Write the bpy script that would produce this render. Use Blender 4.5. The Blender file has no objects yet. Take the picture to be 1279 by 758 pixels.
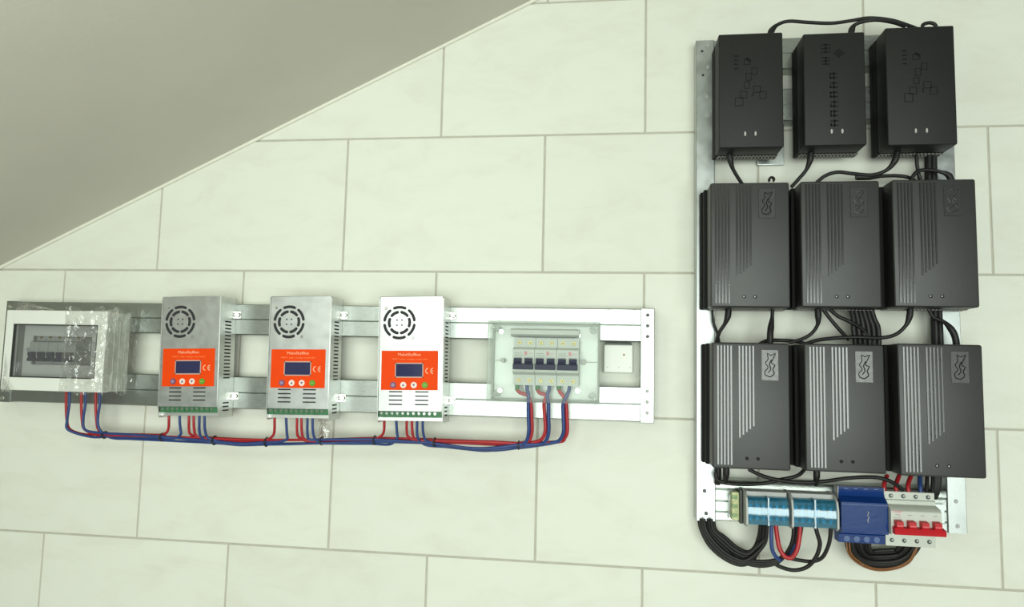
import bpy, bmesh, math, random
from mathutils import Vector, Matrix
random.seed(7)
S = bpy.context.scene
COL = S.collection

# ------------------------------------------------------------------ camera
CAMY, CAMZ = -1.25424, 1.5
F = 892.554
R = ((0.99104484, -0.02331768, 0.1314778), (0.01107103, 0.99559346, 0.09311871), (-0.13306975, -0.09082922, 0.98693591))
# rows: image right, image down, forward, in (x right, down, into wall)
right = Vector((R[0][0], R[0][2], -R[0][1]))
down = Vector((R[1][0], R[1][2], -R[1][1]))
fwd = Vector((R[2][0], R[2][2], -R[2][1]))
cam = bpy.data.cameras.new('camera')
camo = bpy.data.objects.new('camera', cam); COL.objects.link(camo)
cam.sensor_fit = 'HORIZONTAL'; cam.sensor_width = 36.0
cam.lens = F / 1279 * 36.0
cam.clip_start = 0.01
M = Matrix((right, -down, -fwd)).transposed().to_4x4()
M.translation = Vector((0, CAMY, CAMZ))
camo.matrix_world = M
S.camera = camo

# ------------------------------------------------------------------ light and exposure
S.view_settings.view_transform = 'Standard'
S.view_settings.look = 'None'
S.view_settings.gamma = 1.0
S.view_settings.use_curve_mapping = False
S.view_settings.exposure = 0.0
W = bpy.data.worlds.new('world'); S.world = W; W.use_nodes = True
W.node_tree.nodes['Background'].inputs[0].default_value = (0.93, 1.0, 0.90, 1)
W.node_tree.nodes['Background'].inputs[1].default_value = 0.14

def area_light(name, loc, target, sx, sy, power, col):
    l = bpy.data.lights.new(name, 'AREA'); l.shape = 'RECTANGLE'; l.size = sx; l.size_y = sy
    l.energy = power; l.color = col
    o = bpy.data.objects.new(name, l); COL.objects.link(o)
    o.location = loc
    o.rotation_euler = (Vector(target) - Vector(loc)).to_track_quat('-Z', 'Y').to_euler()
    return o
area_light('window_daylight', (0.38, -3.4, 1.27), (0.2, 0, 1.45), 2.9, 1.45, 98, (0.915, 1.0, 0.925))
area_light('left_wall_fill', (-0.55, -0.9, 1.86), (-0.55, 0.0, 1.65), 0.3, 0.2, 1.2, (0.93, 1.0, 0.90))  # added fill that brightens the left of the wall, no lamp known there

# ------------------------------------------------------------------ helpers
def at(px, py, d=0.0):
    """point at distance d in front of the wall, seen at photo pixel (px, py)"""
    u, v = (px - 639.5) / F, (py - 379) / F
    r = right * u + down * v + fwd
    s = (-d - CAMY) / r.y
    return Vector((r.x * s, -d, CAMZ + r.z * s))

class MB:
    def __init__(self): self.bm = bmesh.new(); self.ang = 35
    def box(self, x0, x1, d0, d1, z0, z1, bev=0.0, seg=2):
        """box between depths d0 (wall side) and d1 (room side)"""
        b = bmesh.new()
        bmesh.ops.create_cube(b, size=1)
        for v in b.verts:
            v.co = Vector(((x0 + x1) / 2 + v.co.x * (x1 - x0), -(d0 + d1) / 2 + v.co.y * (d1 - d0), (z0 + z1) / 2 + v.co.z * (z1 - z0)))
        if bev > 0:
            self.ang = min(self.ang, 20)
            bmesh.ops.bevel(b, geom=b.edges[:], offset=bev, segments=seg, affect='EDGES', profile=0.5)
        return self.join(b)
    def join(self, b):
        m = bpy.data.meshes.new('t'); b.to_mesh(m); b.free(); self.bm.from_mesh(m); bpy.data.meshes.remove(m)
        return self
    def prism(self, poly, d0, d1):
        """polygon in (x, z) extruded between depths"""
        return self.loft([[Vector((x, -d0, z)) for x, z in poly], [Vector((x, -d1, z)) for x, z in poly]])
    def prismx(self, poly, x0, x1):
        """polygon in (d, z) extruded along x"""
        return self.loft([[Vector((x0, -d, z)) for d, z in poly], [Vector((x1, -d, z)) for d, z in poly]])
    def prismz(self, poly, z0, z1):
        """polygon in (x, d) extruded along z"""
        return self.loft([[Vector((x, -d, z0)) for x, d in poly], [Vector((x, -d, z1)) for x, d in poly]])
    def loft(self, rings, caps=True, closed=True):
        b = bmesh.new()
        vs = [[b.verts.new(p) for p in r] for r in rings]
        n = len(rings[0])
        for i in range(len(rings) - 1):
            for k in range(n if closed else n - 1):
                b.faces.new((vs[i][k], vs[i][(k + 1) % n], vs[i + 1][(k + 1) % n], vs[i + 1][k]))
        if caps:
            b.faces.new(vs[0]); b.faces.new(vs[-1])
        bmesh.ops.recalc_face_normals(b, faces=b.faces[:])
        return self.join(b)
    def cyl(self, c, axis, r, h, seg=16, r2=None):
        """cylinder starting at c going along axis by h"""
        a = Vector(axis).normalized()
        t = a.orthogonal().normalized(); s = a.cross(t)
        c = Vector(c); r2 = r if r2 is None else r2
        ring = lambda o, q: [c + a * o + (t * math.cos(2 * math.pi * i / seg) + s * math.sin(2 * math.pi * i / seg)) * q for i in range(seg)]
        return self.loft([ring(0, r), ring(h, r2)])
    def tube(self, pts, r, seg=8, smooth=6, radii=None):
        P = [Vector(p) for p in pts]; self.ang = 75
        if smooth > 1 and len(P) > 2:
            Q = []; RR = []
            for i in range(len(P) - 1):
                p0 = P[max(i - 1, 0)]; p1 = P[i]; p2 = P[i + 1]; p3 = P[min(i + 2, len(P) - 1)]
                for k in range(smooth):
                    t = k / smooth
                    Q.append(0.5 * ((2 * p1) + (p2 - p0) * t + (2 * p0 - 5 * p1 + 4 * p2 - p3) * t * t + (3 * p1 - p0 - 3 * p2 + p3) * t ** 3))
                    if radii: RR.append(radii[i] * (1 - t) + radii[i + 1] * t)
            Q.append(P[-1])
            if radii: RR.append(radii[-1])
        else: Q = P; RR = radii
        rings = []
        tan = (Q[1] - Q[0]).normalized(); nrm = tan.orthogonal().normalized()
        for i, q in enumerate(Q):
            t2 = (Q[min(i + 1, len(Q) - 1)] - Q[max(i - 1, 0)]).normalized()
            nrm = (nrm - t2 * nrm.dot(t2)).normalized(); bn = t2.cross(nrm)
            rr = RR[i] if RR else r
            rings.append([q + (nrm * math.cos(2 * math.pi * k / seg) + bn * math.sin(2 * math.pi * k / seg)) * rr for k in range(seg)])
        return self.loft(rings)
    def mesh(self, name):
        lim = math.radians(self.ang)
        for f in self.bm.faces: f.smooth = True
        for e in self.bm.edges:
            e.smooth = not (len(e.link_faces) == 2 and e.calc_face_angle(0) > lim)
        m = bpy.data.meshes.new(name); self.bm.to_mesh(m); self.bm.free()
        return m
    def build(self, name, mat, parent=None, loc=None):
        return link(name, self.mesh(name), mat, parent, loc)

def link(name, mesh, mat, parent=None, loc=None):
    if mat is not None and not mesh.materials: mesh.materials.append(mat)
    o = bpy.data.objects.new(name, mesh); COL.objects.link(o)
    if parent is not None: o.parent = parent
    if loc is not None: o.location = loc
    return o
def thing(name, label, cat, loc=(0, 0, 0), group=None, roty=0.0):
    o = bpy.data.objects.new(name, None); COL.objects.link(o)
    o.empty_display_size = 0.02
    o.location = loc; o.rotation_euler = (0, roty, 0)
    return tag(o, label, cat, group)
def tag(o, label, cat, group=None):
    o['label'] = label; o['category'] = cat
    if group: o['group'] = group
    return o
def struct(o, label=None):
    o['kind'] = 'structure'
    if label: o['label'] = label
    return o
def copy_tree(o, parent=None):
    c = o.copy(); COL.objects.link(c); c.parent = parent
    for ch in list(o.children): copy_tree(ch, c)
    return c
def text_mesh(body, size, depth=0.0003, name='lettering', width=None):
    cu = bpy.data.curves.new('t', 'FONT'); cu.body = body; cu.size = size; cu.extrude = depth / 2; cu.align_x = 'CENTER'; cu.align_y = 'CENTER'
    cu.resolution_u = 3
    o = bpy.data.objects.new('t', cu); COL.objects.link(o)
    dg = bpy.context.evaluated_depsgraph_get(); dg.update()
    m = bpy.data.meshes.new_from_object(o.evaluated_get(dg)); m.name = name
    bpy.data.objects.remove(o); bpy.data.curves.remove(cu)
    s = 1.0
    if width and len(m.vertices):
        xs = [v.co.x for v in m.vertices]; s = width / (max(xs) - min(xs))
    for v in m.vertices:
        x, y, z = v.co; v.co = (x * s, -z, y)      # stand the letters upright, facing the room
    m.update(); return m

# ------------------------------------------------------------------ materials
def mat(name, base, rough=0.5, metal=0.0, var=0.0, scale=20.0, bump=0.0, bscale=200.0, spec=0.5, stretch=None, rvar=0.0, coat=0.0):
    m = bpy.data.materials.new(name); m.use_nodes = True
    nt = m.node_tree; b = nt.nodes['Principled BSDF']
    b.inputs['Base Color'].default_value = (*base, 1); b.inputs['Roughness'].default_value = rough
    b.inputs['Metallic'].default_value = metal; b.inputs['Specular IOR Level'].default_value = spec
    b.inputs['Coat Weight'].default_value = coat
    geo = nt.nodes.new('ShaderNodeNewGeometry')
    mp = nt.nodes.new('ShaderNodeMapping')
    if stretch: mp.inputs['Scale'].default_value = stretch
    nt.links.new(geo.outputs['Position'], mp.inputs['Vector'])
    n = nt.nodes.new('ShaderNodeTexNoise'); n.inputs['Scale'].default_value = scale; n.inputs['Detail'].default_value = 4
    nt.links.new(mp.outputs[0], n.inputs['Vector'])
    cr = nt.nodes.new('ShaderNodeValToRGB')
    cr.color_ramp.elements[0].position = 0.3; cr.color_ramp.elements[1].position = 0.7
    cr.color_ramp.elements[0].color = (*[max(0, c * (1 - var)) for c in base], 1)
    cr.color_ramp.elements[1].color = (*[min(1, c * (1 + var)) for c in base], 1)
    nt.links.new(n.outputs['Fac'], cr.inputs[0]); nt.links.new(cr.outputs[0], b.inputs['Base Color'])
    if rvar:
        mr = nt.nodes.new('ShaderNodeMapRange')
        mr.inputs['From Min'].default_value = 0.3; mr.inputs['From Max'].default_value = 0.7
        mr.inputs['To Min'].default_value = rough - rvar; mr.inputs['To Max'].default_value = rough + rvar
        nt.links.new(n.outputs['Fac'], mr.inputs[0]); nt.links.new(mr.outputs[0], b.inputs['Roughness'])
    if bump:
        n2 = nt.nodes.new('ShaderNodeTexNoise'); n2.inputs['Scale'].default_value = bscale
        nt.links.new(mp.outputs[0], n2.inputs['Vector'])
        bp = nt.nodes.new('ShaderNodeBump'); bp.inputs['Strength'].default_value = bump; bp.inputs['Distance'].default_value = 0.001
        nt.links.new(n2.outputs['Fac'], bp.inputs['Height']); nt.links.new(bp.outputs[0], b.inputs['Normal'])
    return m
def clear_mat(name, tint, rough=0.03, base=0.04, blend=0.35, body=0.0, bodycol=(1, 1, 1), bump=0.0, bscale=60):
    """clear or tinted plastic sheet: see-through tint, a little milky body, glossy surface"""
    m = bpy.data.materials.new(name); m.use_nodes = True; nt = m.node_tree
    for n in list(nt.nodes): nt.nodes.remove(n)
    out = nt.nodes.new('ShaderNodeOutputMaterial')
    tr = nt.nodes.new('ShaderNodeBsdfTransparent'); tr.inputs[0].default_value = (*tint, 1)
    di = nt.nodes.new('ShaderNodeBsdfDiffuse'); di.inputs[0].default_value = (*bodycol, 1)
    mx = nt.nodes.new('ShaderNodeMixShader'); mx.inputs[0].default_value = body
    gl = nt.nodes.new('ShaderNodeBsdfGlossy'); gl.inputs['Roughness'].default_value = rough; gl.inputs[0].default_value = (1, 1, 1, 1)
    lw = nt.nodes.new('ShaderNodeLayerWeight'); lw.inputs[0].default_value = blend
    mt = nt.nodes.new('ShaderNodeMath'); mt.operation = 'MULTIPLY_ADD'; mt.inputs[1].default_value = 0.5; mt.inputs[2].default_value = base; mt.use_clamp = True
    m2 = nt.nodes.new('ShaderNodeMixShader')
    nt.links.new(lw.outputs['Fresnel'], mt.inputs[0]); nt.links.new(mt.outputs[0], m2.inputs[0])
    nt.links.new(tr.outputs[0], mx.inputs[1]); nt.links.new(di.outputs[0], mx.inputs[2])
    nt.links.new(mx.outputs[0], m2.inputs[1]); nt.links.new(gl.outputs[0], m2.inputs[2])
    nt.links.new(m2.outputs[0], out.inputs[0])
    if bump:
        geo = nt.nodes.new('ShaderNodeNewGeometry')
        n2 = nt.nodes.new('ShaderNodeTexNoise'); n2.inputs['Scale'].default_value = bscale; n2.inputs['Detail'].default_value = 3
        nt.links.new(geo.outputs['Position'], n2.inputs['Vector'])
        bp = nt.nodes.new('ShaderNodeBump'); bp.inputs['Strength'].default_value = bump; bp.inputs['Distance'].default_value = 0.01
        nt.links.new(n2.outputs['Fac'], bp.inputs['Height'])
        nt.links.new(bp.outputs[0], gl.inputs['Normal']); nt.links.new(bp.outputs[0], lw.inputs['Normal'])
    return m

def tile_material():
    m = bpy.data.materials.new('cream_tile'); m.use_nodes = True; nt = m.node_tree; b = nt.nodes['Principled BSDF']
    b.inputs['Roughness'].default_value = 0.5; b.inputs['Specular IOR Level'].default_value = 0.3
    geo = nt.nodes.new('ShaderNodeNewGeometry'); oi = nt.nodes.new('ShaderNodeObjectInfo')
    add = nt.nodes.new('ShaderNodeVectorMath'); add.operation = 'MULTIPLY_ADD'
    comb = nt.nodes.new('ShaderNodeCombineXYZ')
    for k in range(3): nt.links.new(oi.outputs['Random'], comb.inputs[k])
    nt.links.new(comb.outputs[0], add.inputs[0]); add.inputs[1].default_value = (17, 31, 23); nt.links.new(geo.outputs['Position'], add.inputs[2])
    mp = nt.nodes.new('ShaderNodeMapping'); mp.inputs['Rotation'].default_value = (0, 0.45, 0); mp.inputs['Scale'].default_value = (1.0, 1.0, 2.2)
    nt.links.new(add.outputs[0], mp.inputs[0])
    n = nt.nodes.new('ShaderNodeTexNoise'); n.inputs['Scale'].default_value = 9; n.inputs['Detail'].default_value = 6; n.inputs['Roughness'].default_value = 0.62
    n.inputs['Distortion'].default_value = 0.6
    nt.links.new(mp.outputs[0], n.inputs['Vector'])
    cr = nt.nodes.new('ShaderNodeValToRGB'); e = cr.color_ramp.elements
    e[0].position = 0.25; e[0].color = (0.715, 0.715, 0.63, 1)
    e[1].position = 0.52; e[1].color = (0.765, 0.775, 0.69, 1)
    x = e.new(0.8); x.color = (0.78, 0.79, 0.71, 1)
    nt.links.new(n.outputs['Fac'], cr.inputs[0])
    hv = nt.nodes.new('ShaderNodeHueSaturation')
    mr = nt.nodes.new('ShaderNodeMapRange'); mr.inputs['To Min'].default_value = 0.975; mr.inputs['To Max'].default_value = 1.015
    nt.links.new(oi.outputs['Random'], mr.inputs[0]); nt.links.new(mr.outputs[0], hv.inputs['Value'])
    nt.links.new(cr.outputs[0], hv.inputs['Color']); nt.links.new(hv.outputs[0], b.inputs['Base Color'])
    n2 = nt.nodes.new('ShaderNodeTexNoise'); n2.inputs['Scale'].default_value = 60; n2.inputs['Detail'].default_value = 4
    nt.links.new(geo.outputs['Position'], n2.inputs['Vector'])
    bp = nt.nodes.new('ShaderNodeBump'); bp.inputs['Strength'].default_value = 0.08; bp.inputs['Distance'].default_value = 0.002
    nt.links.new(n2.outputs['Fac'], bp.inputs['Height']); nt.links.new(bp.outputs[0], b.inputs['Normal'])
    return m

TILE = tile_material()
GROUT = mat('grout', (0.50, 0.48, 0.41), 0.9, var=0.08, scale=40)
PLASTER = mat('ceiling_paint', (0.62, 0.60, 0.53), 0.85, var=0.025, scale=6, bump=0.25, bscale=130, spec=0.2)
CAULK = mat('caulk', (0.78, 0.77, 0.66), 0.6, var=0.04, scale=30)
FLOOR = mat('floor_screed', (0.42, 0.40, 0.36), 0.7, var=0.08, scale=5)
GALV = mat('galvanised_steel', (0.46, 0.49, 0.48), 0.36, 1.0, var=0.10, scale=45, rvar=0.06, bump=0.05, bscale=350)
RAIL = mat('rolled_profile', (0.39, 0.42, 0.395), 0.34, 1.0, var=0.06, scale=30, rvar=0.05, bump=0.22, bscale=60, stretch=(3, 1, 14))
STEEL = mat('zinc_sheet', (0.58, 0.60, 0.59), 0.40, 1.0, var=0.05, scale=60, rvar=0.04)
STEELSIDE = mat('zinc_chassis', (0.66, 0.67, 0.65), 0.42, 0.9, var=0.05, scale=60)
CHROME = mat('plated_screw', (0.78, 0.78, 0.75), 0.18, 1.0, var=0.05)
DARK = mat('slot_dark', (0.025, 0.025, 0.027), 0.8, var=0.1)
ORANGE = mat('orange_overlay', (0.84, 0.062, 0.002), 0.6, var=0.03, scale=30, spec=0.15)
PALETEXT = mat('pale_print', (0.92, 0.50, 0.30), 0.6, var=0.03)
SUBTEXT = mat('faint_print', (0.90, 0.27, 0.08), 0.6, var=0.03)
LCD = mat('lcd_glass', (0.022, 0.024, 0.085), 0.12, var=0.05, spec=0.6)
LCDFRAME = mat('lcd_frame', (0.55, 0.36, 0.30), 0.5, var=0.03)
BTNWHITE = mat('button_white', (0.85, 0.72, 0.66), 0.5, var=0.03)
BTNPURPLE = mat('button_purple', (0.16, 0.07, 0.15), 0.5, var=0.03)
BTNGREEN = mat('button_green', (0.11, 0.32, 0.02), 0.5, var=0.03)
BTNDARK = mat('button_mark', (0.16, 0.09, 0.14), 0.5, var=0.03)
TERMGREEN = mat('terminal_green', (0.045, 0.17, 0.07), 0.5, var=0.12, scale=200)
WHITEPL = mat('white_plastic', (0.78, 0.80, 0.74), 0.35, var=0.02, scale=15)
BRKGREY = mat('breaker_grey', (0.47, 0.50, 0.46), 0.45, var=0.03, scale=60)
BRKWHITE = mat('breaker_white', (0.55, 0.57, 0.51), 0.45, var=0.03, scale=60)
NAVY = mat('toggle_navy', (0.014, 0.017, 0.045), 0.55, var=0.1)
RED = mat('toggle_red', (0.52, 0.014, 0.022), 0.45, var=0.05, spec=0.3)
BRASS = mat('brass_screw', (0.46, 0.38, 0.14), 0.4, 0.5, var=0.2, scale=200)
WRED = mat('red_insulation', (0.40, 0.016, 0.022), 0.42, var=0.08, scale=60)
WBLUE = mat('blue_insulation', (0.024, 0.055, 0.20), 0.42, var=0.1, scale=60)
WBLACK = mat('black_insulation', (0.014, 0.013, 0.0125), 0.5, var=0.15, scale=60, spec=0.35)
WBROWN = mat('brown_insulation', (0.20, 0.08, 0.022), 0.45, var=0.12, scale=60)
WGREEN = mat('green_sleeve', (0.03, 0.18, 0.05), 0.45, var=0.1)
BLACKTIE = mat('black_nylon', (0.015, 0.015, 0.018), 0.5, var=0.1)
PLBLACK = mat('charger_black', (0.020, 0.020, 0.0195), 0.48, var=0.10, scale=25, bump=0.25, bscale=700, spec=0.75)
PLTOP = mat('charger_matt_black', (0.012, 0.012, 0.0115), 0.55, var=0.08, scale=25, bump=0.2, bscale=700, spec=0.38)
PLREAR = mat('charger_rear_black', (0.008, 0.008, 0.008), 0.65, spec=0.25, var=0.06, scale=25, bump=0.12, bscale=900)
RIDGE = mat('charger_ridge', (0.028, 0.028, 0.027), 0.16, var=0.06, scale=25, spec=0.95)
LABELBLK = mat('charger_label', (0.050, 0.050, 0.048), 0.42, var=0.35, scale=160)
EMBOSS = mat('charger_emboss', (0.007, 0.007, 0.007), 0.6, var=0.1, spec=0.22)
LEDGREY = mat('indicator_lens', (0.42, 0.42, 0.40), 0.25, var=0.05)
GREYPL = mat('grey_plastic', (0.42, 0.43, 0.41), 0.45, var=0.05, scale=60)
TEAL = clear_mat('teal_cover', (0.22, 0.60, 0.74), 0.12, 0.07, 0.35, 0.30, (0.05, 0.30, 0.44), bump=0.02, bscale=120)
DEEPBLUE = clear_mat('deep_blue_cover', (0.05, 0.18, 0.56), 0.22, 0.006, 0.2, 0.5, (0.012, 0.065, 0.30), bump=0.03, bscale=150)
CLEAR = clear_mat('clear_polycarbonate', (0.96, 0.975, 0.96), 0.32, 0.006, 0.18, 0.015, (0.8, 0.86, 0.8))
SMOKE = clear_mat('smoked_window', (0.88, 0.88, 0.885), 0.08, 0.02, 0.25, 0.09, (0.34, 0.35, 0.36))
FILM = clear_mat('plastic_film', (0.97, 0.97, 0.96), 0.12, 0.09, 0.35, 0.03, (0.8, 0.8, 0.74), bump=1.0, bscale=55)
EARTHY = mat('earth_yellow', (0.55, 0.58, 0.30), 0.5, var=0.3, scale=160)
EARTHG = mat('earth_green', (0.24, 0.36, 0.16), 0.5, var=0.2, scale=120)
PINK = mat('pink_print', (0.58, 0.20, 0.23), 0.6, var=0.05)
GREYPRINT = mat('grey_print', (0.24, 0.26, 0.25), 0.6, var=0.05)
REDPRINT = mat('red_print', (0.72, 0.16, 0.20), 0.6, var=0.05)
SCREWDK = mat('dark_screw', (0.05, 0.055, 0.05), 0.4, 0.4, var=0.2, scale=200)

# ------------------------------------------------------------------ setting: tiled wall, sloped ceiling, floor
TW, TH = 0.37043, 0.25
X0 = -3.42655 * 0.25; Z0 = 1.5 + 2.68639 * 0.25
XL, XR, ZT = -1.95, 1.35, 2.62
SA, SB = (-1.192, 1.676), (-0.150, 2.1735)      # two points on the line where the sloped ceiling meets the wall
slope = (SB[1] - SA[1]) / (SB[0] - SA[0])
def zs(x): return SA[1] + (x - SA[0]) * slope
def clip(poly, f):
    out = []
    for i in range(len(poly)):
        a, b = poly[i], poly[(i + 1) % len(poly)]; fa, fb = f(a), f(b)
        if fa >= 0: out.append(a)
        if fa * fb < 0:
            t = fa / (fa - fb); out.append((a[0] + (b[0] - a[0]) * t, a[1] + (b[1] - a[1]) * t))
    return out
wall_poly = clip([(XL, 0), (XR, 0), (XR, ZT), (XL, ZT)], lambda p: zs(p[0]) - p[1])
wall = struct(MB().prism(wall_poly, -0.12, -0.0022).build('wall_back', GROUT), 'wall clad in cream tiles with grey joints')
def tile_mb(poly, cx, cz):
    xs = [p[0] for p in poly]; zz = [p[1] for p in poly]
    mx, mz = (min(xs) + max(xs)) / 2, (min(zz) + max(zz)) / 2; w, h = max(xs) - min(xs), max(zz) - min(zz)
    ring = lambda ins, d: [Vector((mx + (x - mx) * (1 - 2 * ins / w) - cx, -d, mz + (z - mz) * (1 - 2 * ins / h) - cz)) for x, z in poly]
    return MB().loft([ring(0, -0.0025), ring(0, -0.0008), ring(0.0008, 0.0)])
phase = {0: 0.48, 1: 0.0}
G = 0.0016
full = None
for r in range(-2, 10):
    zt, zb = Z0 - r * TH, Z0 - (r + 1) * TH
    for c in range(-4, 8):
        xa = X0 + (c + phase[r % 2] - (0.009 if r == 3 else 0)) * TW; xb = xa + TW
        poly = [(xa + G, zb + G), (xb - G, zb + G), (xb - G, zt - G), (xa + G, zt - G)]
        n0 = len(poly)
        p2 = clip(poly, lambda p: zs(p[0]) - 0.002 - p[1])
        for f in (lambda p: p[1], lambda p: p[0] - XL, lambda p: XR - p[0], lambda p: ZT - p[1]):
            if len(p2) > 2: p2 = clip(p2, f)
        if len(p2) < 3: continue
        xs = [p[0] for p in p2]; zz = [p[1] for p in p2]
        if max(xs) - min(xs) < 0.01 or max(zz) - min(zz) < 0.01: continue
        cx, cz = (xa + xb) / 2, (zt + zb) / 2
        if p2 == poly:
            if full is None: full = tile_mb(poly, cx, cz).mesh('tile')
            link('tile', full, TILE, wall, (cx, 0, cz))
        else:
            tile_mb(p2, cx, cz).build('tile', TILE, wall, (cx, 0, cz))
# sloped ceiling: a thick slab whose underside meets the wall along the slanting line
xa, xb = XL, SA[0] + (ZT - SA[1]) / slope
nx, nz = -slope / math.hypot(1, slope) * 0.12, 1 / math.hypot(1, slope) * 0.12
struct(MB().prism([(xa, zs(xa)), (xb, zs(xb)), (xb + nx, zs(xb) + nz), (xa + nx, zs(xa) + nz)], -0.12, 3.2).build('ceiling', PLASTER), 'grey painted sloping ceiling')
struct(MB().tube([(xa, -0.001, zs(xa) - 0.001), (xb, -0.001, zs(xb) - 0.001)], 0.0042, 8, 1).build('trim_1', CAULK), 'thin caulk bead between ceiling and tiles')
struct(MB().box(XL, XR, -0.12, 3.2, -0.1, 0.0).build('floor', FLOOR), 'floor below the wall')

# ------------------------------------------------------------------ long mounting panel of galvanised profiles (left)
panel = thing('equipment_rack', 'long horizontal galvanised steel profile panel carrying the orange-labelled controllers', 'panel', (0, 0, 0))
def rail_profile(z0, z1, d0, d1):
    zm = (z0 + z1) / 2; g = 0.0016; t = 0.0012
    out = [(d0, z0), (d1 - 0.0015, z0), (d1, z0 + 0.0015), (d1, zm - 0.0012), (d1 - 0.0014, zm), (d1, zm + 0.0012), (d1, z1 - 0.0015), (d1 - 0.0015, z1), (d0, z1), (d0, z1 - 0.006), (d0 + t, z1 - 0.006), (d0 + t, z1 - t), (d1 - 0.005, z1 - t), (d1 - 0.005, z0 + t), (d0 + t, z0 + t), (d0 + t, z0 + 0.006), (d0, z0 + 0.006)]
    return out
MB().prismx(rail_profile(1.550, 1.6055, 0.002, 0.035), -1.1345, 0.056).build('rail', RAIL, panel)
MB().prismx(rail_profile(1.417, 1.4745, 0.002, 0.035), -1.1345, 0.056).build('rail', RAIL, panel)
for xa_, xb_ in ((0.055, 0.078), (-1.136, -1.112)):
    MB().box(xa_, xb_, 0.001, 0.0365, 1.4155, 1.6065, 0.001).build('end_post', RAIL, panel)
for z in (1.595, 1.577, 1.559, 1.468, 1.450, 1.432):
    MB().cyl((0.0665, -0.0363, z), (0, -1, 0), 0.0030, 0.0014, 10, 0.0022).build('screw', SCREWDK if z > 1.5 else GREYPL, panel)
for px, py in ((13, 383), (3, 497)):
    p = at(px, py, 0.036); MB().cyl(p, (0, -1, 0), 0.0035, 0.002, 10).build('screw', CHROME, panel)

# ------------------------------------------------------------------ solar charge controllers
def slot_ring(mb, cx, cz, r0, r1, a0, a1, d):
    n = 7; P = []
    for i in range(n + 1):
        a = math.radians(a0 + (a1 - a0) * i / n); P.append((cx + r1 * math.cos(a), cz + r1 * math.sin(a)))
    rm, rr = (r0 + r1) / 2, (r1 - r0) / 2
    a = math.radians(a1); c = (cx + rm * math.cos(a), cz + rm * math.sin(a))
    for k in (1, 2, 3): P.append((c[0] + rr * math.cos(a + math.pi * k / 4), c[1] + rr * math.sin(a + math.pi * k / 4)))
    for i in range(n, -1, -1):
        a = math.radians(a0 + (a1 - a0) * i / n); P.append((cx + r0 * math.cos(a), cz + r0 * math.sin(a)))
    a = math.radians(a0); c = (cx + rm * math.cos(a), cz + rm * math.sin(a))
    for k in (1, 2, 3): P.append((c[0] - rr * math.cos(a + math.pi * k / 4), c[1] - rr * math.sin(a + math.pi * k / 4)))
    return mb.prism(P, d - 0.0005, d + 0.0003)

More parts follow.
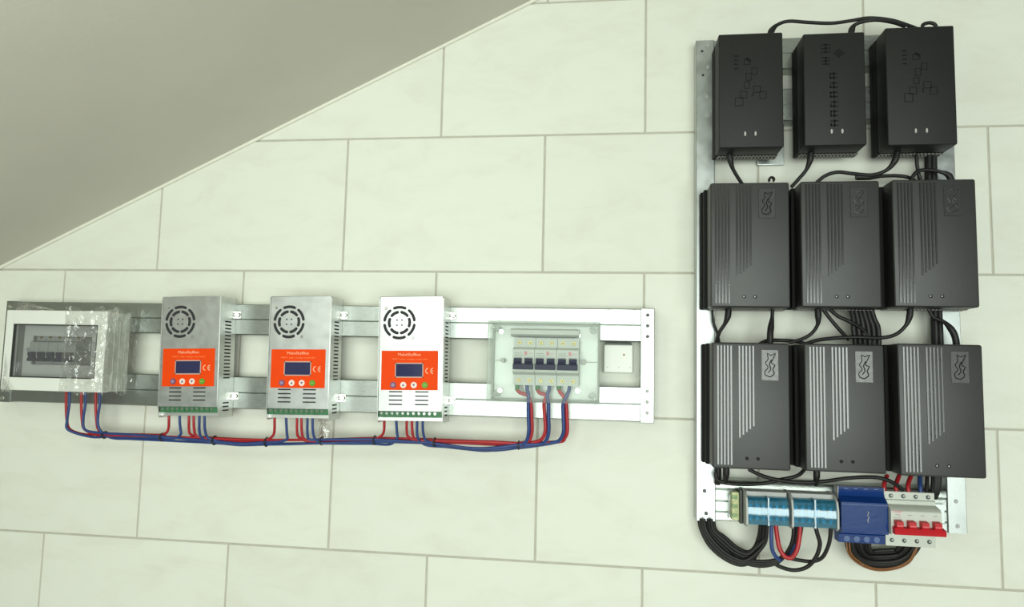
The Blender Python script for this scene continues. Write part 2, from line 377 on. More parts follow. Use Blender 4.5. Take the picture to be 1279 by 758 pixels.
def make_controller(loc, label, roty):
    """local frame: x from the left edge, z down from the top edge (negative), depth measured from the rail face"""
    t = thing('charge_controller', label, 'charge controller', loc, 'solar charge controllers on the panel', roty)
    WD, HT, D = 0.112, 0.1935, 0.051
    # cover: folded sheet with front and top
    MB().box(0.001, WD - 0.001, 0.002, D, -HT, 0.0, 0.0012).build('cover', STEEL, t)
    ch = MB()
    for xs_ in (0.0, WD - 0.0012):
        ch.prismx([(0.0, -0.001), (D - 0.002, -0.001), (D + 0.0006, -0.004), (D + 0.0006, -0.190), (D - 0.004, -0.212), (0.0, -0.212)], xs_, xs_ + 0.0012)
    ch.box(0, WD, 0.0, 0.0015, -0.212, 0)
    ch.box(0.001, WD - 0.001, 0.002, D - 0.010, -0.209, -0.2035)
    ch.build('chassis', STEELSIDE, t)
    # fan grille
    fx, fz = 0.0358, -0.0447
    for k in range(6): slot_ring(MB(), fx, fz, 0.0237, 0.0285, 90 + 60 * k - 21, 90 + 60 * k + 21, D).build('fan_slot', DARK, t)
    for k in range(6): slot_ring(MB(), fx, fz, 0.0153, 0.0203, 60 * k - 19, 60 * k + 19, D).build('fan_slot', DARK, t)
    m = MB()
    for sx in (-1, 1):
        for sz in (-1, 1): m.cyl((fx + sx * 0.0043, -D + 0.0003, fz + sz * 0.0043), (0, -1, 0), 0.0014, 0.0006, 10)
    m.build('hub_holes', DARK, t)
    for sx, sz in ((-0.024, 0.0245), (0.0235, -0.0255)):
        s_ = MB().cyl((fx + sx, -D + 0.0002, fz + sz), (0, -1, 0), 0.0028, 0.0014, 12, 0.0020).build('fan_screw', CHROME, t)
    # orange overlay
    ov = MB().box(0.0061, 0.1034, D - 0.0002, D + 0.0005, -0.1577, -0.092).build('label_panel', ORANGE, t)
    link('lettering', TXT_BRAND, PALETEXT, ov, (0.054, -D - 0.0006, -0.0985))
    link('lettering', TXT_SUB, SUBTEXT, ov, (0.055, -D - 0.0006, -0.1062))
    ce = MB()
    for cx in (0.0868, 0.0953):
        P = []
        for i in range(9): a = math.radians(90 + 22.5 * i); P.append((cx + 0.0048 * math.cos(a), -0.1255 + 0.0050 * math.sin(a)))
        for i in range(8, -1, -1): a = math.radians(90 + 22.5 * i); P.append((cx + 0.0034 * math.cos(a), -0.1255 + 0.0036 * math.sin(a)))
        ce.prism(P, D, D + 0.0008)
    ce.box(0.0912, 0.0953, D, D + 0.0008, -0.1262, -0.1248)
    ce.build('ce_mark', PALETEXT, ov)
    fr = MB()
    for a in ((0.0300, 0.0787, -0.1140, -0.1122), (0.0300, 0.0787, -0.1370, -0.1352), (0.0300, 0.0316, -0.1370, -0.1122), (0.0771, 0.0787, -0.1370, -0.1122)):
        fr.box(a[0], a[1], D, D + 0.0014, a[2], a[3])
    fr.build('screen_frame', LCDFRAME, ov)
    MB().box(0.0316, 0.0771, D, D + 0.0009, -0.1352, -0.1140).build('screen', LCD, ov)
    for cx, bm_, mk in ((0.027, BTNPURPLE, BTNWHITE), (0.0446, BTNWHITE, BTNDARK), (0.0627, BTNWHITE, BTNDARK), (0.0815, BTNGREEN, BTNGREEN)):
        b = MB().cyl((cx, -D, -0.1492), (0, -1, 0), 0.0055, 0.0014, 20, 0.0051).build('button', bm_, ov)
        if bm_ is BTNPURPLE: MB().cyl((cx, -D - 0.0012, -0.1492), (0, -1, 0), 0.0030, 0.0006, 12).build('button_mark', mat_purple2, b)
        elif bm_ is BTNGREEN: MB().box(cx - 0.003, cx + 0.003, D + 0.001, D + 0.0019, -0.1498, -0.1486).build('button_mark', mat_green2, b)
        else:
            dn = cx > 0.05; s = -1 if dn else 1
            MB().prism([(cx - 0.0022, -0.1492 - s * 0.0018), (cx + 0.0022, -0.1492 - s * 0.0018), (cx, -0.1492 + s * 0.0022)], D + 0.001, D + 0.0019).build('button_mark', mk, b)
    # louvre slots on the front
    for x0, x1 in ((0.020, 0.043), (0.065, 0.088)):
        for z in (-0.1605, -0.1675, -0.1745, -0.1815): MB().box(x0, x1, D - 0.0004, D + 0.0003, z - 0.0011, z + 0.0011, 0.0003, 1).build('vent_slot', DARK, t)
    # louvre slots on the right flank
    for k in range(20):
        z = -0.044 - 0.0062 * k if k < 17 else -0.187 - 0.0065 * (k - 17)
        MB().box(WD - 0.0004, WD + 0.0003, 0.016, 0.036, z - 0.0012, z + 0.0012).build('side_slot', DARK, t)
    # terminal strip
    tb = MB().box(0.0022, WD - 0.0022, 0.012, D - 0.004, -0.2030, -HT + 0.0004, 0.0004, 1).build('terminal_block', TERMGREEN, t)
    for k in range(11):
        MB().cyl((0.0065 + 0.0092 * k, -(D - 0.0045), -0.1965), (0, -1, 0), 0.0022, 0.0016, 10).build('terminal_screw', CHROME, tb)
    for k in range(10):
        MB().box(0.0106 + 0.0092 * k, 0.0116 + 0.0092 * k, D - 0.0045, D - 0.0026, -0.2028, -0.1938).build('divider', TERMGREEN, tb)
    # angle brackets with screws fixing the flank to the rails
    for z in (-0.030, -0.176):
        br = MB()
        br.box(WD - 0.0005, WD + 0.011, 0.0, 0.002, z - 0.007, z + 0.007, 0.0006, 1)
        br.box(WD - 0.0002, WD + 0.0015, 0.0, 0.013, z - 0.007, z + 0.007, 0.0005, 1)
        b = br.build('bracket', CHROME, t)
        MB().cyl((WD + 0.0062, -0.0018, z), (0, -1, 0), 0.0040, 0.003, 12, 0.0028).build('bracket_screw', CHROME, b)
        MB().cyl((WD + 0.0012, -0.008, z), (1, 0, 0), 0.0032, 0.0025, 12, 0.0022).build('bracket_screw', CHROME, b)
    return t
mat_purple2 = mat('button_ring', (0.33, 0.22, 0.34), 0.5, var=0.03)
mat_green2 = mat('button_dash', (0.30, 0.52, 0.10), 0.5, var=0.03)
TXT_BRAND = text_mesh('MakeSkyBlue', 0.0065, width=0.039)
TXT_SUB = text_mesh('MPPT solar charge controller', 0.0035, width=0.062)
CTRL = [((-0.783, -0.035, 1.6125), 'charge controller nearest the white box, duller grey steel with orange label', -1.5),
        ((-0.581, -0.035, 1.6155), 'middle charge controller of three, between two other orange-labelled ones', -1.0),
        ((-0.385, -0.035, 1.6170), 'charge controller nearest the clear breaker box, brightest steel with orange label', -1.1)]
for loc, lab, ry in CTRL: make_controller(loc, lab, math.radians(ry))

# ------------------------------------------------------------------ modular breakers (shared by the boxes)
def make_breaker(name, label, group, loc, poles, depth, height, body_mat, tog_mat, tog_h=0.0165, prints=True, tw=0.0062):
    """local: x centred, z centred, depth from the rail; pole pitch 18 mm"""
    t = thing(name, label, 'circuit breaker', loc, group)
    w = 0.0178 * poles; h = height / 2; D = depth
    prof = [(0, -h), (D * 0.62, -h), (D * 0.62, -h * 0.56), (D * 0.86, -h * 0.50), (D, -h * 0.44), (D, h * 0.50), (D * 0.86, h * 0.56), (D * 0.62, h * 0.60), (D * 0.62, h), (0, h)]
    MB().prismx(prof, -w / 2, w / 2).build('body', body_mat, t)
    for p in range(poles):
        x = -w / 2 + 0.0178 * (p + 0.5)
        for sz in (-1, 1):
            s_ = MB().cyl((x, -D * 0.62 + 0.0002, sz * h * 0.80), (0, -1, 0), 0.0036, 0.0012, 12, 0.0030).build('terminal_screw', BRASS if prints else SCREWDK, t)
            MB().cyl((x, -D * 0.62 - 0.0008, sz * h * 0.80), (0, -1, 0), 0.0013, 0.0006, 8).build('screw_recess', SCREWDK, s_)
        zt = -h * 0.08 - (0.006 if poles == 1 else 0)
        MB().prismx([(D - 0.001, zt - tog_h / 2), (D + 0.003, zt - tog_h / 2 - 0.001), (D + 0.009, zt + tog_h * 0.2), (D + 0.008, zt + tog_h / 2), (D - 0.001, zt + tog_h / 2)], x - tw, x + tw).build('toggle', tog_mat, t)
    MB().box(-w / 2 + 0.0012, w / 2 - 0.0012, D - 0.001, D + 0.0065, zt - tog_h / 2 - 0.0018, zt - tog_h * (0.02 if poles > 1 else 0.2), 0.0005, 1).build('toggle_bar', tog_mat, t)
    return t

# ------------------------------------------------------------------ clear breaker enclosure (right end of the panel)
ex0, ex1, ez0, ez1 = -0.196, -0.012, 1.446, 1.5785
enc = thing('clear_enclosure', 'clear plastic enclosure over three double breakers with navy switches', 'electrical box', ((ex0 + ex1) / 2, -0.035, ez0))
cx_, hw, hh = (ex0 + ex1) / 2, (ex1 - ex0) / 2, ez1 - ez0
MB().box(-hw + 0.002, hw - 0.002, 0.0, 0.003, 0.002, hh - 0.002, 0.001).build('base', clear_mat('base_rail_glare', (0.85, 0.9, 0.86), 0.2, 0.05, 0.3, 0.55, (0.78, 0.84, 0.78)), enc)  # milky body stands for the glare of the rails behind a clear base
cv = MB()
t_ = 0.003; DD = 0.056
cv.box(-hw, hw, DD - t_, DD, 0, hh, 0.0012)
cv.box(-hw, -hw + t_, 0.001, DD - t_, 0, hh); cv.box(hw - t_, hw, 0.001, DD - t_, 0, hh)
cv.box(-hw + t_, hw - t_, 0.001, DD - t_, 0, t_); cv.box(-hw + t_, hw - t_, 0.001, DD - t_, hh - t_, hh)
cv.build('cover', CLEAR, enc)
rm = MB()      # raised rim moulded into the cover edge
for a in ((-hw + 0.001, hw - 0.001, 0.001, 0.004), (-hw + 0.001, hw - 0.001, hh - 0.004, hh - 0.001)): rm.box(a[0], a[1], 0.006, 0.0095, a[2], a[3])
for a in ((-hw + 0.001, -hw + 0.004), (hw - 0.004, hw - 0.001)): rm.box(a[0], a[1], 0.006, 0.0095, 0.004, hh - 0.004)
rm.build('seal', mat('grey_seal', (0.45, 0.48, 0.44), 0.6, var=0.03), enc)
for sx, sz in ((-0.076, 0.117), (0.055, 0.112), (-0.076, 0.017), (0.055, 0.020)):
    s_ = MB().cyl((sx, -0.003, sz), (0, -1, 0), 0.0045, 0.009, 14, 0.0040).build('mounting_screw', CHROME, enc)
    MB().box(sx - 0.003, sx + 0.003, 0.0119, 0.0124, sz - 0.0006, sz + 0.0006).build('screw_slot', SCREWDK, s_)
for sx, sz in ((-hw + 0.012, hh - 0.012), (hw - 0.012, hh - 0.012), (-hw + 0.012, 0.012), (hw - 0.012, 0.012)):
    MB().cyl((sx, -0.004, sz), (0, -1, 0), 0.0055, DD - 0.006, 14).build('corner_pillar', CLEAR, enc)
for z in (0.082, 0.069, 0.054):
    MB().cyl((0.052, -0.024, z), (1, 0, 0), 0.0028, 0.006, 10).build('side_stud', GREYPL, enc)
MB().cyl((0.064, -0.003, 0.068), (0, -1, 0), 0.0050, 0.016, 6).build('grommet', GREYPL, enc)
MB().cyl((-0.072, -0.003, 0.068), (0, -1, 0), 0.0038, 0.016, 8).build('grommet', GREYPL, enc)
MB().box(0.058, hw - 0.003, 0.004, 0.005, 0.0672, 0.0684).build('seam_line', GREYPL, enc)
MB().box(-hw + 0.003, -0.076, 0.004, 0.005, 0.0672, 0.0684).build('seam_line', GREYPL, enc)
MB().box(-0.052, 0.056, 0.003, 0.008, 0.050, 0.084).build('mounting_rail', GALV, enc)
MB().prismx([(0.006, 0.1085), (0.028, 0.1085), (0.033, 0.112), (0.033, 0.119), (0.028, 0.1215), (0.006, 0.1215)], -0.057, 0.057).build('cover_strip', BRKGREY, enc)
LBL3 = ['double breaker in the clear box farthest from the square white plate', 'double breaker in the middle of the clear box row', 'double breaker in the clear box nearest the square white plate']
TXT_C = text_mesh('CHNT', 0.0042, width=0.010)
for i in range(3):
    b = make_breaker('circuit_breaker', LBL3[i], 'double breakers in the clear box', (-0.1365 + 0.0362 * i, -0.043, 1.5125), 2, 0.042, 0.078, BRKGREY, NAVY)
    MB().box(0.0015, 0.0055, 0.0418, 0.0424, 0.0105, 0.0165).build('logo', PINK, b)
    for k in range(3): MB().box(-0.0150, -0.0030 + 0.002 * (k % 2), 0.0418, 0.0423, 0.0130 - 0.0035 * k, 0.0138 - 0.0035 * k).build('print_line', GREYPRINT, b)
    MB().box(-0.0005, 0.0150, 0.0418, 0.0423, 0.0060, 0.0067).build('print_line', GREYPRINT, b)
    MB().box(0.0062, 0.0150, 0.0418, 0.0423, 0.0130, 0.0136).build('print_line', PINK, b)

# ------------------------------------------------------------------ square white plate behind the panel window
pl = thing('cover_plate', 'small square white plastic plate on wall inside panel opening', 'cover plate', (0.0185, 0, 1.521))
MB().box(-0.0245, 0.0245, 0.0, 0.020, -0.024, 0.024, 0.002).build('plate', WHITEPL, pl)
MB().box(-0.0215, 0.0225, 0.004, 0.0185, 0.0225, 0.0275, 0.001).build('clip', SCREWDK, pl)
MB().cyl((0.0095, -0.0199, 0.007), (0, -1, 0), 0.0018, 0.0006, 10).build('dot', mat('orange_dot', (0.42, 0.20, 0.04), 0.5, var=0.05), pl)
for x in (-0.018, 0.001, 0.020): MB().cyl((x, -0.0199, -0.0145), (0, -1, 0), 0.0010, 0.0005, 8).build('pin_hole', GREYPL, pl)

# ------------------------------------------------------------------ white distribution box (left end of the panel)
bx0, bx1, bz0, bz1 = -1.0745, -0.8765, 1.4415, 1.5845
box = thing('distribution_box', 'white plastic distribution box with smoked window, partly wrapped in film', 'electrical box', ((bx0 + bx1) / 2, -0.035, bz0))
hw2, hh2 = (bx1 - bx0) / 2, bz1 - bz0; BD = 0.065
wx0, wx1, wz0, wz1 = -0.084, 0.082, 0.023, 0.118
MB().box(-hw2 + 0.003, hw2 - 0.003, 0.0, 0.004, 0.003, hh2 - 0.003).build('back_plate', WHITEPL, box)
sh = MB()
for a in ((-hw2 + 0.001, -hw2 + 0.005, 0.001, hh2 - 0.001), (hw2 - 0.005, hw2 - 0.001, 0.001, hh2 - 0.001), (-hw2 + 0.005, hw2 - 0.005, 0.001, 0.005), (-hw2 + 0.005, hw2 - 0.005, hh2 - 0.005, hh2 - 0.001)):
    sh.box(a[0], a[1], 0.0, BD - 0.012, a[2], a[3])
sh.build('body', WHITEPL, box)
bz = MB()
for a in ((-hw2, wx0, 0, hh2), (wx1, hw2, 0, hh2), (wx0, wx1, 0, wz0), (wx0, wx1, wz1, hh2)):
    bz.box(a[0], a[1], BD - 0.013, BD, a[2], a[3], 0.0012, 2)
bz.build('bezel', WHITEPL, box)
gk = MB()
for a in ((wx0, wx0 + 0.0018, wz0, wz1), (wx1 - 0.0018, wx1, wz0, wz1), (wx0, wx1, wz0, wz0 + 0.0018), (wx0, wx1, wz1 - 0.0018, wz1)): gk.box(a[0], a[1], BD - 0.006, BD - 0.001, a[2], a[3])
gk.build('window_gasket', SCREWDK, box)
MB().box(wx0 + 0.0018, wx1 - 0.0018, BD - 0.005, BD - 0.003, wz0 + 0.0018, wz1 - 0.0018).build('window_door', SMOKE, box)
for k in range(3):
    x = hw2 - 0.001
    MB().box(x, x + 0.0008, 0.012 + 0.014 * k, 0.0135 + 0.014 * k, 0.004, hh2 - 0.004).build('side_rib', WHITEPL, box)
ip = MB()
for a in ((wx0, -0.066, wz0, wz1), (0.052, wx1, wz0, wz1), (-0.066, 0.052, wz0, 0.046), (-0.066, 0.052, 0.098, wz1)): ip.box(a[0], a[1], 0.036, 0.038, a[2], a[3])
ip.build('inner_cover', WHITEPL, box)
MB().cyl((-0.074, -0.038, 0.073), (0, -1, 0), 0.0035, 0.0012, 12).build('cover_screw', GREYPL, box)
words = ['first breaker from the outer end behind the smoked window', 'second breaker from the outer end behind the smoked window', 'middle breaker of five behind the smoked window', 'fourth breaker from the outer end behind the smoked window', 'breaker behind the smoked window nearest the wrapped end']
for i in range(5):
    make_breaker('circuit_breaker', words[i], 'single breakers in the white box', ((bx0 + bx1) / 2 - 0.0565 + 0.0186 * i, -0.040, 1.5115), 1, 0.040, 0.066, BRKGREY, NAVY, 0.015, True, 0.0050)
# crumpled transparent film: a sheet wrapping the right part of the front and the right flank
def film_sheet():
    rnd = random.Random(3)
    path = [(-0.955, 0.1025), (-0.935, 0.103), (-0.915, 0.1028), (-0.895, 0.1032), (-0.880, 0.103), (-0.8735, 0.1015), (-0.8715, 0.096), (-0.869, 0.080), (-0.867, 0.062), (-0.8655, 0.048), (-0.862, 0.038)]
    N, Mz = 44, 30; b = bmesh.new(); G_ = []
    for i in range(N):
        s = i / (N - 1) * (len(path) - 1); k = min(int(s), len(path) - 2); f = s - k
        x = path[k][0] * (1 - f) + path[k + 1][0] * f; d = path[k][1] * (1 - f) + path[k + 1][1] * f
        row = []
        for j in range(Mz):
            q = j / (Mz - 1)
            z = 1.4395 + (1.589 - 1.4395) * q + 0.004 * math.sin(i * 0.5) * (1 if j in (0, Mz - 1) else 0.3)
            am = 0.0025 if i < 24 else 0.0010
            n_ = abs(rnd.gauss(0, am)) + 0.0008 * (1 + math.sin(i * 0.9 + j * 0.7 + math.sin(j * 0.9) * 2))
            if i < 24: p = Vector((x, -d - n_, z))
            else: p = Vector((x + n_, -d, z))
            row.append(b.verts.new(p))
        G_.append(row)
    for i in range(N - 1):
        for j in range(Mz - 1): b.faces.new((G_[i][j], G_[i + 1][j], G_[i + 1][j + 1], G_[i][j + 1]))
    m = MB(); m.join(b); return m
film = film_sheet().build('plastic_film', FILM)
tag(film, 'crumpled transparent plastic film wrapped around one end of the white box', 'plastic film')
sd = film.modifiers.new('sub', 'SUBSURF'); sd.levels = 1; sd.render_levels = 1
def film_flap(pts, d):
    m = MB(); b = bmesh.new(); vs = [b.verts.new(at(x, y, d + 0.004 * ((i * 7) % 3))) for i, (x, y) in enumerate(pts)]
    c = b.verts.new(sum((v.co for v in vs), Vector()) / len(vs) + Vector((0, -0.004, 0)))
    for i in range(len(vs)): b.faces.new((vs[i], vs[(i + 1) % len(vs)], c))
    return m.join(b)
f2 = film_flap([(18, 389), (24, 379), (32, 377), (48, 382), (70, 387), (45, 389)], 0.092).build('film_edge', FILM); f2.parent = film
f3 = film_flap([(134, 387), (146, 386), (153, 397), (150, 407), (140, 404), (136, 396)], 0.088).build('film_edge', FILM); f3.parent = film
f4 = film_flap([(1, 489), (4, 466), (7, 440), (9, 460), (6, 480), (14, 490)], 0.104).build('film_edge', FILM); f4.parent = film

# ------------------------------------------------------------------ tall mounting frame (right)
frame = thing('equipment_rack', 'tall galvanised steel frame carrying nine black chargers', 'frame', (0, 0, 0))
def upright(x0, x1, z0, z1, d):
    return MB().prismz([(x0, 0.001), (x0, d - 0.0012), (x0 + 0.0012, d), (x1 - 0.0012, d), (x1, d - 0.0012), (x1, 0.001), (x1 - 0.0014, 0.001), (x1 - 0.0014, d - 0.004), (x0 + 0.0014, d - 0.004), (x0 + 0.0014, 0.001)], z0, z1)
upl = upright(0.1465, 0.1775, 1.2605, 2.0745, 0.030).build('upright', GALV, frame)
upr = upright(0.5305, 0.5590, 1.2605, 2.0745, 0.030).build('upright', GALV, frame)
for px, py in ((884, 57), (884, 84), (883, 121), (883, 145), (877, 64), (878, 94), (880, 613), (882, 641)):
    big = px > 878
    MB().cyl(at(px, py, 0.0298), (0, -1, 0), 0.0032 if big else 0.0022, 0.0008, 12).build('hole', SCREWDK if (not big or py > 600) else GREYPL, upl)
for px, py in ((1194, 626), (1196, 657)):
    MB().cyl(at(px, py, 0.0298), (0, -1, 0), 0.0034, 0.0012, 12, 0.0026).build('rivet', GREYPL, upr)
for z0, z1 in ((2.019, 2.0745), (1.928, 1.985), (1.725, 1.782), (1.630, 1.687), (1.475, 1.532), (1.378, 1.435)):
    MB().prismx(rail_profile(z0, z1, 0.002, 0.0285), 0.1778, 0.5302).build('crossbar', RAIL, frame)
zb0, zb1 = 1.2615, 1.328
MB().prismx([(0.002, zb0), (0.026, zb0), (0.0275, zb0 + 0.0015), (0.0275, zb0 + 0.013), (0.026, zb0 + 0.0145), (0.0275, zb0 + 0.016), (0.0275, zb0 + 0.030), (0.026, zb0 + 0.0315), (0.0275, zb0 + 0.033), (0.0275, zb1 - 0.018), (0.026, zb1 - 0.0165),
             (0.0285, zb1 - 0.014), (0.0285, zb1 - 0.006), (0.026, zb1 - 0.002), (0.020, zb1), (0.002, zb1)], 0.1778, 0.5302).build('crossbar', RAIL, frame)
# narrow upright tab seen between the first two chargers
MB().box(0.252, 0.296, 0.006, 0.010, 1.858, 1.928, 0.0008).build('hanger_strip', GALV, frame)
dr = MB()
dr.prismx([(0.0285, 1.2715), (0.0335, 1.2715), (0.0335, 1.2655), (0.0345, 1.2655), (0.0345, 1.2745), (0.0298, 1.2745), (0.0298, 1.2955), (0.0345, 1.2955), (0.0345, 1.3045), (0.0335, 1.3045), (0.0335, 1.2985), (0.0285, 1.2985)], 0.198, 0.526)
tag(dr.build('mounting_rail', GALV), 'thin steel mounting rail under the blue terminal blocks', 'rail')

# ------------------------------------------------------------------ chargers
def make_charger(label, group, x0, x1, z0, z1, kind, look):
    """local: x centred, z from the bottom; depth from the crossbar face"""
    w, h = x1 - x0, z1 - z0; D = 0.071
    t = thing('battery_charger', label, 'charger', ((x0 + x1) / 2, -0.0288, z0), group)
    e = 0.0085 if kind == 'ribbed' else 0.0012
    rear = MB()
    if kind == 'ribbed': rear.box(-w / 2 - e, w / 2 + e * 0.7, 0.0, 0.014, 0.001, h - 0.001, 0.002)
    else: rear.box(-w / 2 - 0.0006, w / 2 + 0.0006, 0.0, 0.014, 0.0005, h - 0.0005, 0.001)
    rear.box(-w / 2 - e * 0.55, w / 2 + e * 0.5, 0.014, 0.030, 0.0005, h - 0.0005, 0.002)
    rear.build('rear_shell', PLREAR, t)
    MB().box(-w / 2, w / 2, 0.029, D, 0, h, 0.0035 if kind == 'ribbed' else 0.0025, 3).build('front_shell', PLBLACK if kind == 'ribbed' else PLTOP, t)
    # slanted ribs of the ventilation grille in the bottom face
    vr = MB(); n = int(w / 0.0055)
    for i in range(n):
        x = -w / 2 + 0.004 + i * 0.0055
        for a, b_ in ((0.001, 0.012), (0.016, 0.024)):
            vr.loft([[Vector((x, -a, -0.0003)), Vector((x + 0.0022, -a, -0.0003)), Vector((x + 0.0052, -b_, -0.0003)), Vector((x + 0.003, -b_, -0.0003))],
                     [Vector((x, -a, 0.0012)), Vector((x + 0.0022, -a, 0.0012)), Vector((x + 0.0052, -b_, 0.0012)), Vector((x + 0.003, -b_, 0.0012))]])
    g = vr.build('vent_grille', mat_vent, t); g['kind'] = 'stuff'
    def ring_frame(cx, cz, sx, sz, tk, nm):
        m = MB()
        m.box(cx - sx, cx + sx, D - 0.0003, D + 0.0004, cz - sz, cz - sz + tk); m.box(cx - sx, cx + sx, D - 0.0003, D + 0.0004, cz + sz - tk, cz + sz)
        m.box(cx - sx, cx - sx + tk, D - 0.0003, D + 0.0004, cz - sz + tk, cz + sz - tk); m.box(cx + sx - tk, cx + sx, D - 0.0003, D + 0.0004, cz - sz + tk, cz + sz - tk)
        m.build(nm, EMBOSS, t)
    if kind == 'ribbed':
        hz = h - 0.005
        for k in range(5):
            x = -w / 2 + 0.0085 + 0.0050 * k
            MB().prismz([(x - 0.0015, D - 0.001), (x - 0.0015, D + 0.0003), (x - 0.0012, D + 0.0009), (x + 0.0012, D + 0.0009), (x + 0.0015, D + 0.0003), (x + 0.0015, D - 0.001)], 0.006, hz).build('ridge', RIDGE, t)
        for k in range(5):
            x = -w / 2 + 0.0410 + 0.0052 * k
            zl = 0.048 + 0.0045 * k
            MB().prismz([(x - 0.0015, D - 0.001), (x - 0.0015, D + 0.0003), (x - 0.0012, D + 0.0009), (x + 0.0012, D + 0.0009), (x + 0.0015, D + 0.0003), (x + 0.0015, D - 0.001)], zl, hz).build('ridge', RIDGE, t)
        xl = -w / 2 + (0.074 if look != 'far' else 0.0745)
        lb = MB().box(xl, xl + 0.0255, D - 0.0003, D + 0.0007, h - 0.058, h - 0.0105, 0.0004, 1).build('label_plate', mat_label[look], t)
        m = MB()
        q = lambda *pp: [(xl + x_ * 0.001, -D - 0.0006, h - 0.058 + z_ * 0.001) for x_, z_ in pp]
        m.tube(q((6, 8), (13, 6), (19, 11), (17, 17), (20, 24), (15, 27), (18, 35), (21, 42), (14, 39), (9, 42), (10, 33), (6, 27), (10, 20), (5, 14), (6, 8)), 0.0008, 5, 3)
        m.tube(q((10, 12), (14, 18), (12, 25), (15, 32)), 0.0008, 5, 3)
        m.build('emblem', PLREAR if look != 'mark' else RIDGE, lb)
        for x, lm in ((-w / 2 + 0.0515, EMBOSS), (-w / 2 + 0.0680, EMBOSS)):
            l = MB().cyl((x, -D + 0.0004, 0.0165), (0, -1, 0), 0.0027, 0.0010, 12).build('indicator_light', lm, t)
            if look != 'bright': MB().cyl((x - 0.0006, -D - 0.0004, 0.0165), (0, -1, 0), 0.0012, 0.0006, 8).build('lens', LEDGREY, l)
        MB().cyl((-w / 2 + 0.051, -D + 0.0004, h * 0.52), (0, -1, 0), 0.0016, 0.0012, 8).build('screw_mark', EMBOSS, t)
    else:
        for x in (-w / 2 + 0.041, -w / 2 + 0.057):
            MB().prism([(x + 0.0016 * math.cos(a * math.pi / 6), 0.0225 + 0.0038 * math.sin(a * math.pi / 6)) for a in range(12)], D - 0.0004, D + 0.0006).build('indicator_light', LEDGREY if look != 'column' else GREYPL, t)
        if look == 'column':
            for k in range(6):
                z = h - 0.071 - 0.0155 * k
                m = MB(); x = -w / 2 + 0.0455
                m.box(x - 0.0062, x + 0.0062, D - 0.0003, D + 0.0004, z + 0.0025, z + 0.0045); m.box(x - 0.0062, x + 0.0062, D - 0.0003, D + 0.0004, z - 0.0045, z - 0.0025)
                m.box(x - 0.0010, x + 0.0014, D - 0.0003, D + 0.0004, z - 0.0062, z + 0.0062); m.box(x - 0.0062, x - 0.0040, D - 0.0003, D + 0.0004, z - 0.0045, z + 0.0045 - (k % 2) * 0.004)
                m.build('embossed_sign', EMBOSS, t)
            for x, z, s in ((-w / 2 + 0.034, h - 0.025, 0.0075), (-w / 2 + 0.034, h - 0.046, 0.0065)):
                m = MB()
                for k in range(3): m.box(x - s, x + s, D - 0.0003, D + 0.0004, z - s + k * s * 0.8, z - s + k * s * 0.8 + 0.0018)
                m.box(x - 0.001, x + 0.001, D - 0.0003, D + 0.0004, z - s, z + s)
                m.build('embossed_sign', EMBOSS, t)
            m = MB(); x, z = -w / 2 + 0.054, h - 0.034
            m.prism([(x - 0.009, z), (x, z + 0.008), (x + 0.009, z), (x, z - 0.008)], D - 0.0003, D + 0.0004); m.build('embossed_sign', EMBOSS, t)
        else:
            u = lambda a: -w / 2 + a
            # outlined squares, linked like a stepped diagram
            sq = ((0.032, 0.076, 0.0065, 0.0072), (0.039, 0.087, 0.0055, 0.006), (0.060, 0.096, 0.0060, 0.0058), (0.069, 0.086, 0.0055, 0.0062), (0.044, 0.103, 0.0045, 0.0058),
                  (0.047, 0.117, 0.0045, 0.0065), (0.056, 0.126, 0.0045, 0.0060), (0.045, 0.142, 0.0055, 0.0048))
            for a, z, sx, sz in sq: ring_frame(u(a), z, sx, sz, 0.0011, 'embossed_square')
            for k in range(4): MB().box(u(0.024), u(0.031), D - 0.0003, D + 0.0004, 0.130 + 0.007 * k, 0.1325 + 0.007 * k).build('embossed_sign', EMBOSS, t)
            MB().prism([(u(0.045), 0.150), (u(0.051), 0.143), (u(0.048), 0.141), (u(0.042), 0.147)], D - 0.0003, D + 0.0004).build('embossed_sign', EMBOSS, t)
            MB().box(u(0.0525), u(0.0545), D - 0.0003, D + 0.0004, 0.084, 0.090).build('embossed_sign', EMBOSS, t)
    return t
mat_vent = mat('vent_rib_lit', (0.36, 0.35, 0.32), 0.5, var=0.1)  # ribs coloured pale for the light showing through the vent gaps
mat_label = {'dull': mat('label_dull', (0.022, 0.022, 0.022), 0.45, var=0.3, scale=150), 'mark': mat('label_mark', (0.016, 0.016, 0.017), 0.4, var=0.3, scale=150),
             'bright': mat('label_sheen', (0.12, 0.12, 0.117), 0.30, 0.1, var=0.25, scale=150), 'far': mat('label_faint_sheen', (0.050, 0.050, 0.049), 0.32, 0.1, var=0.25, scale=150)}  # bottom-row labels paler than the others: window sheen put into their colour
GA, GB = 'plain black chargers in the top row', 'ribbed black chargers in two rows'
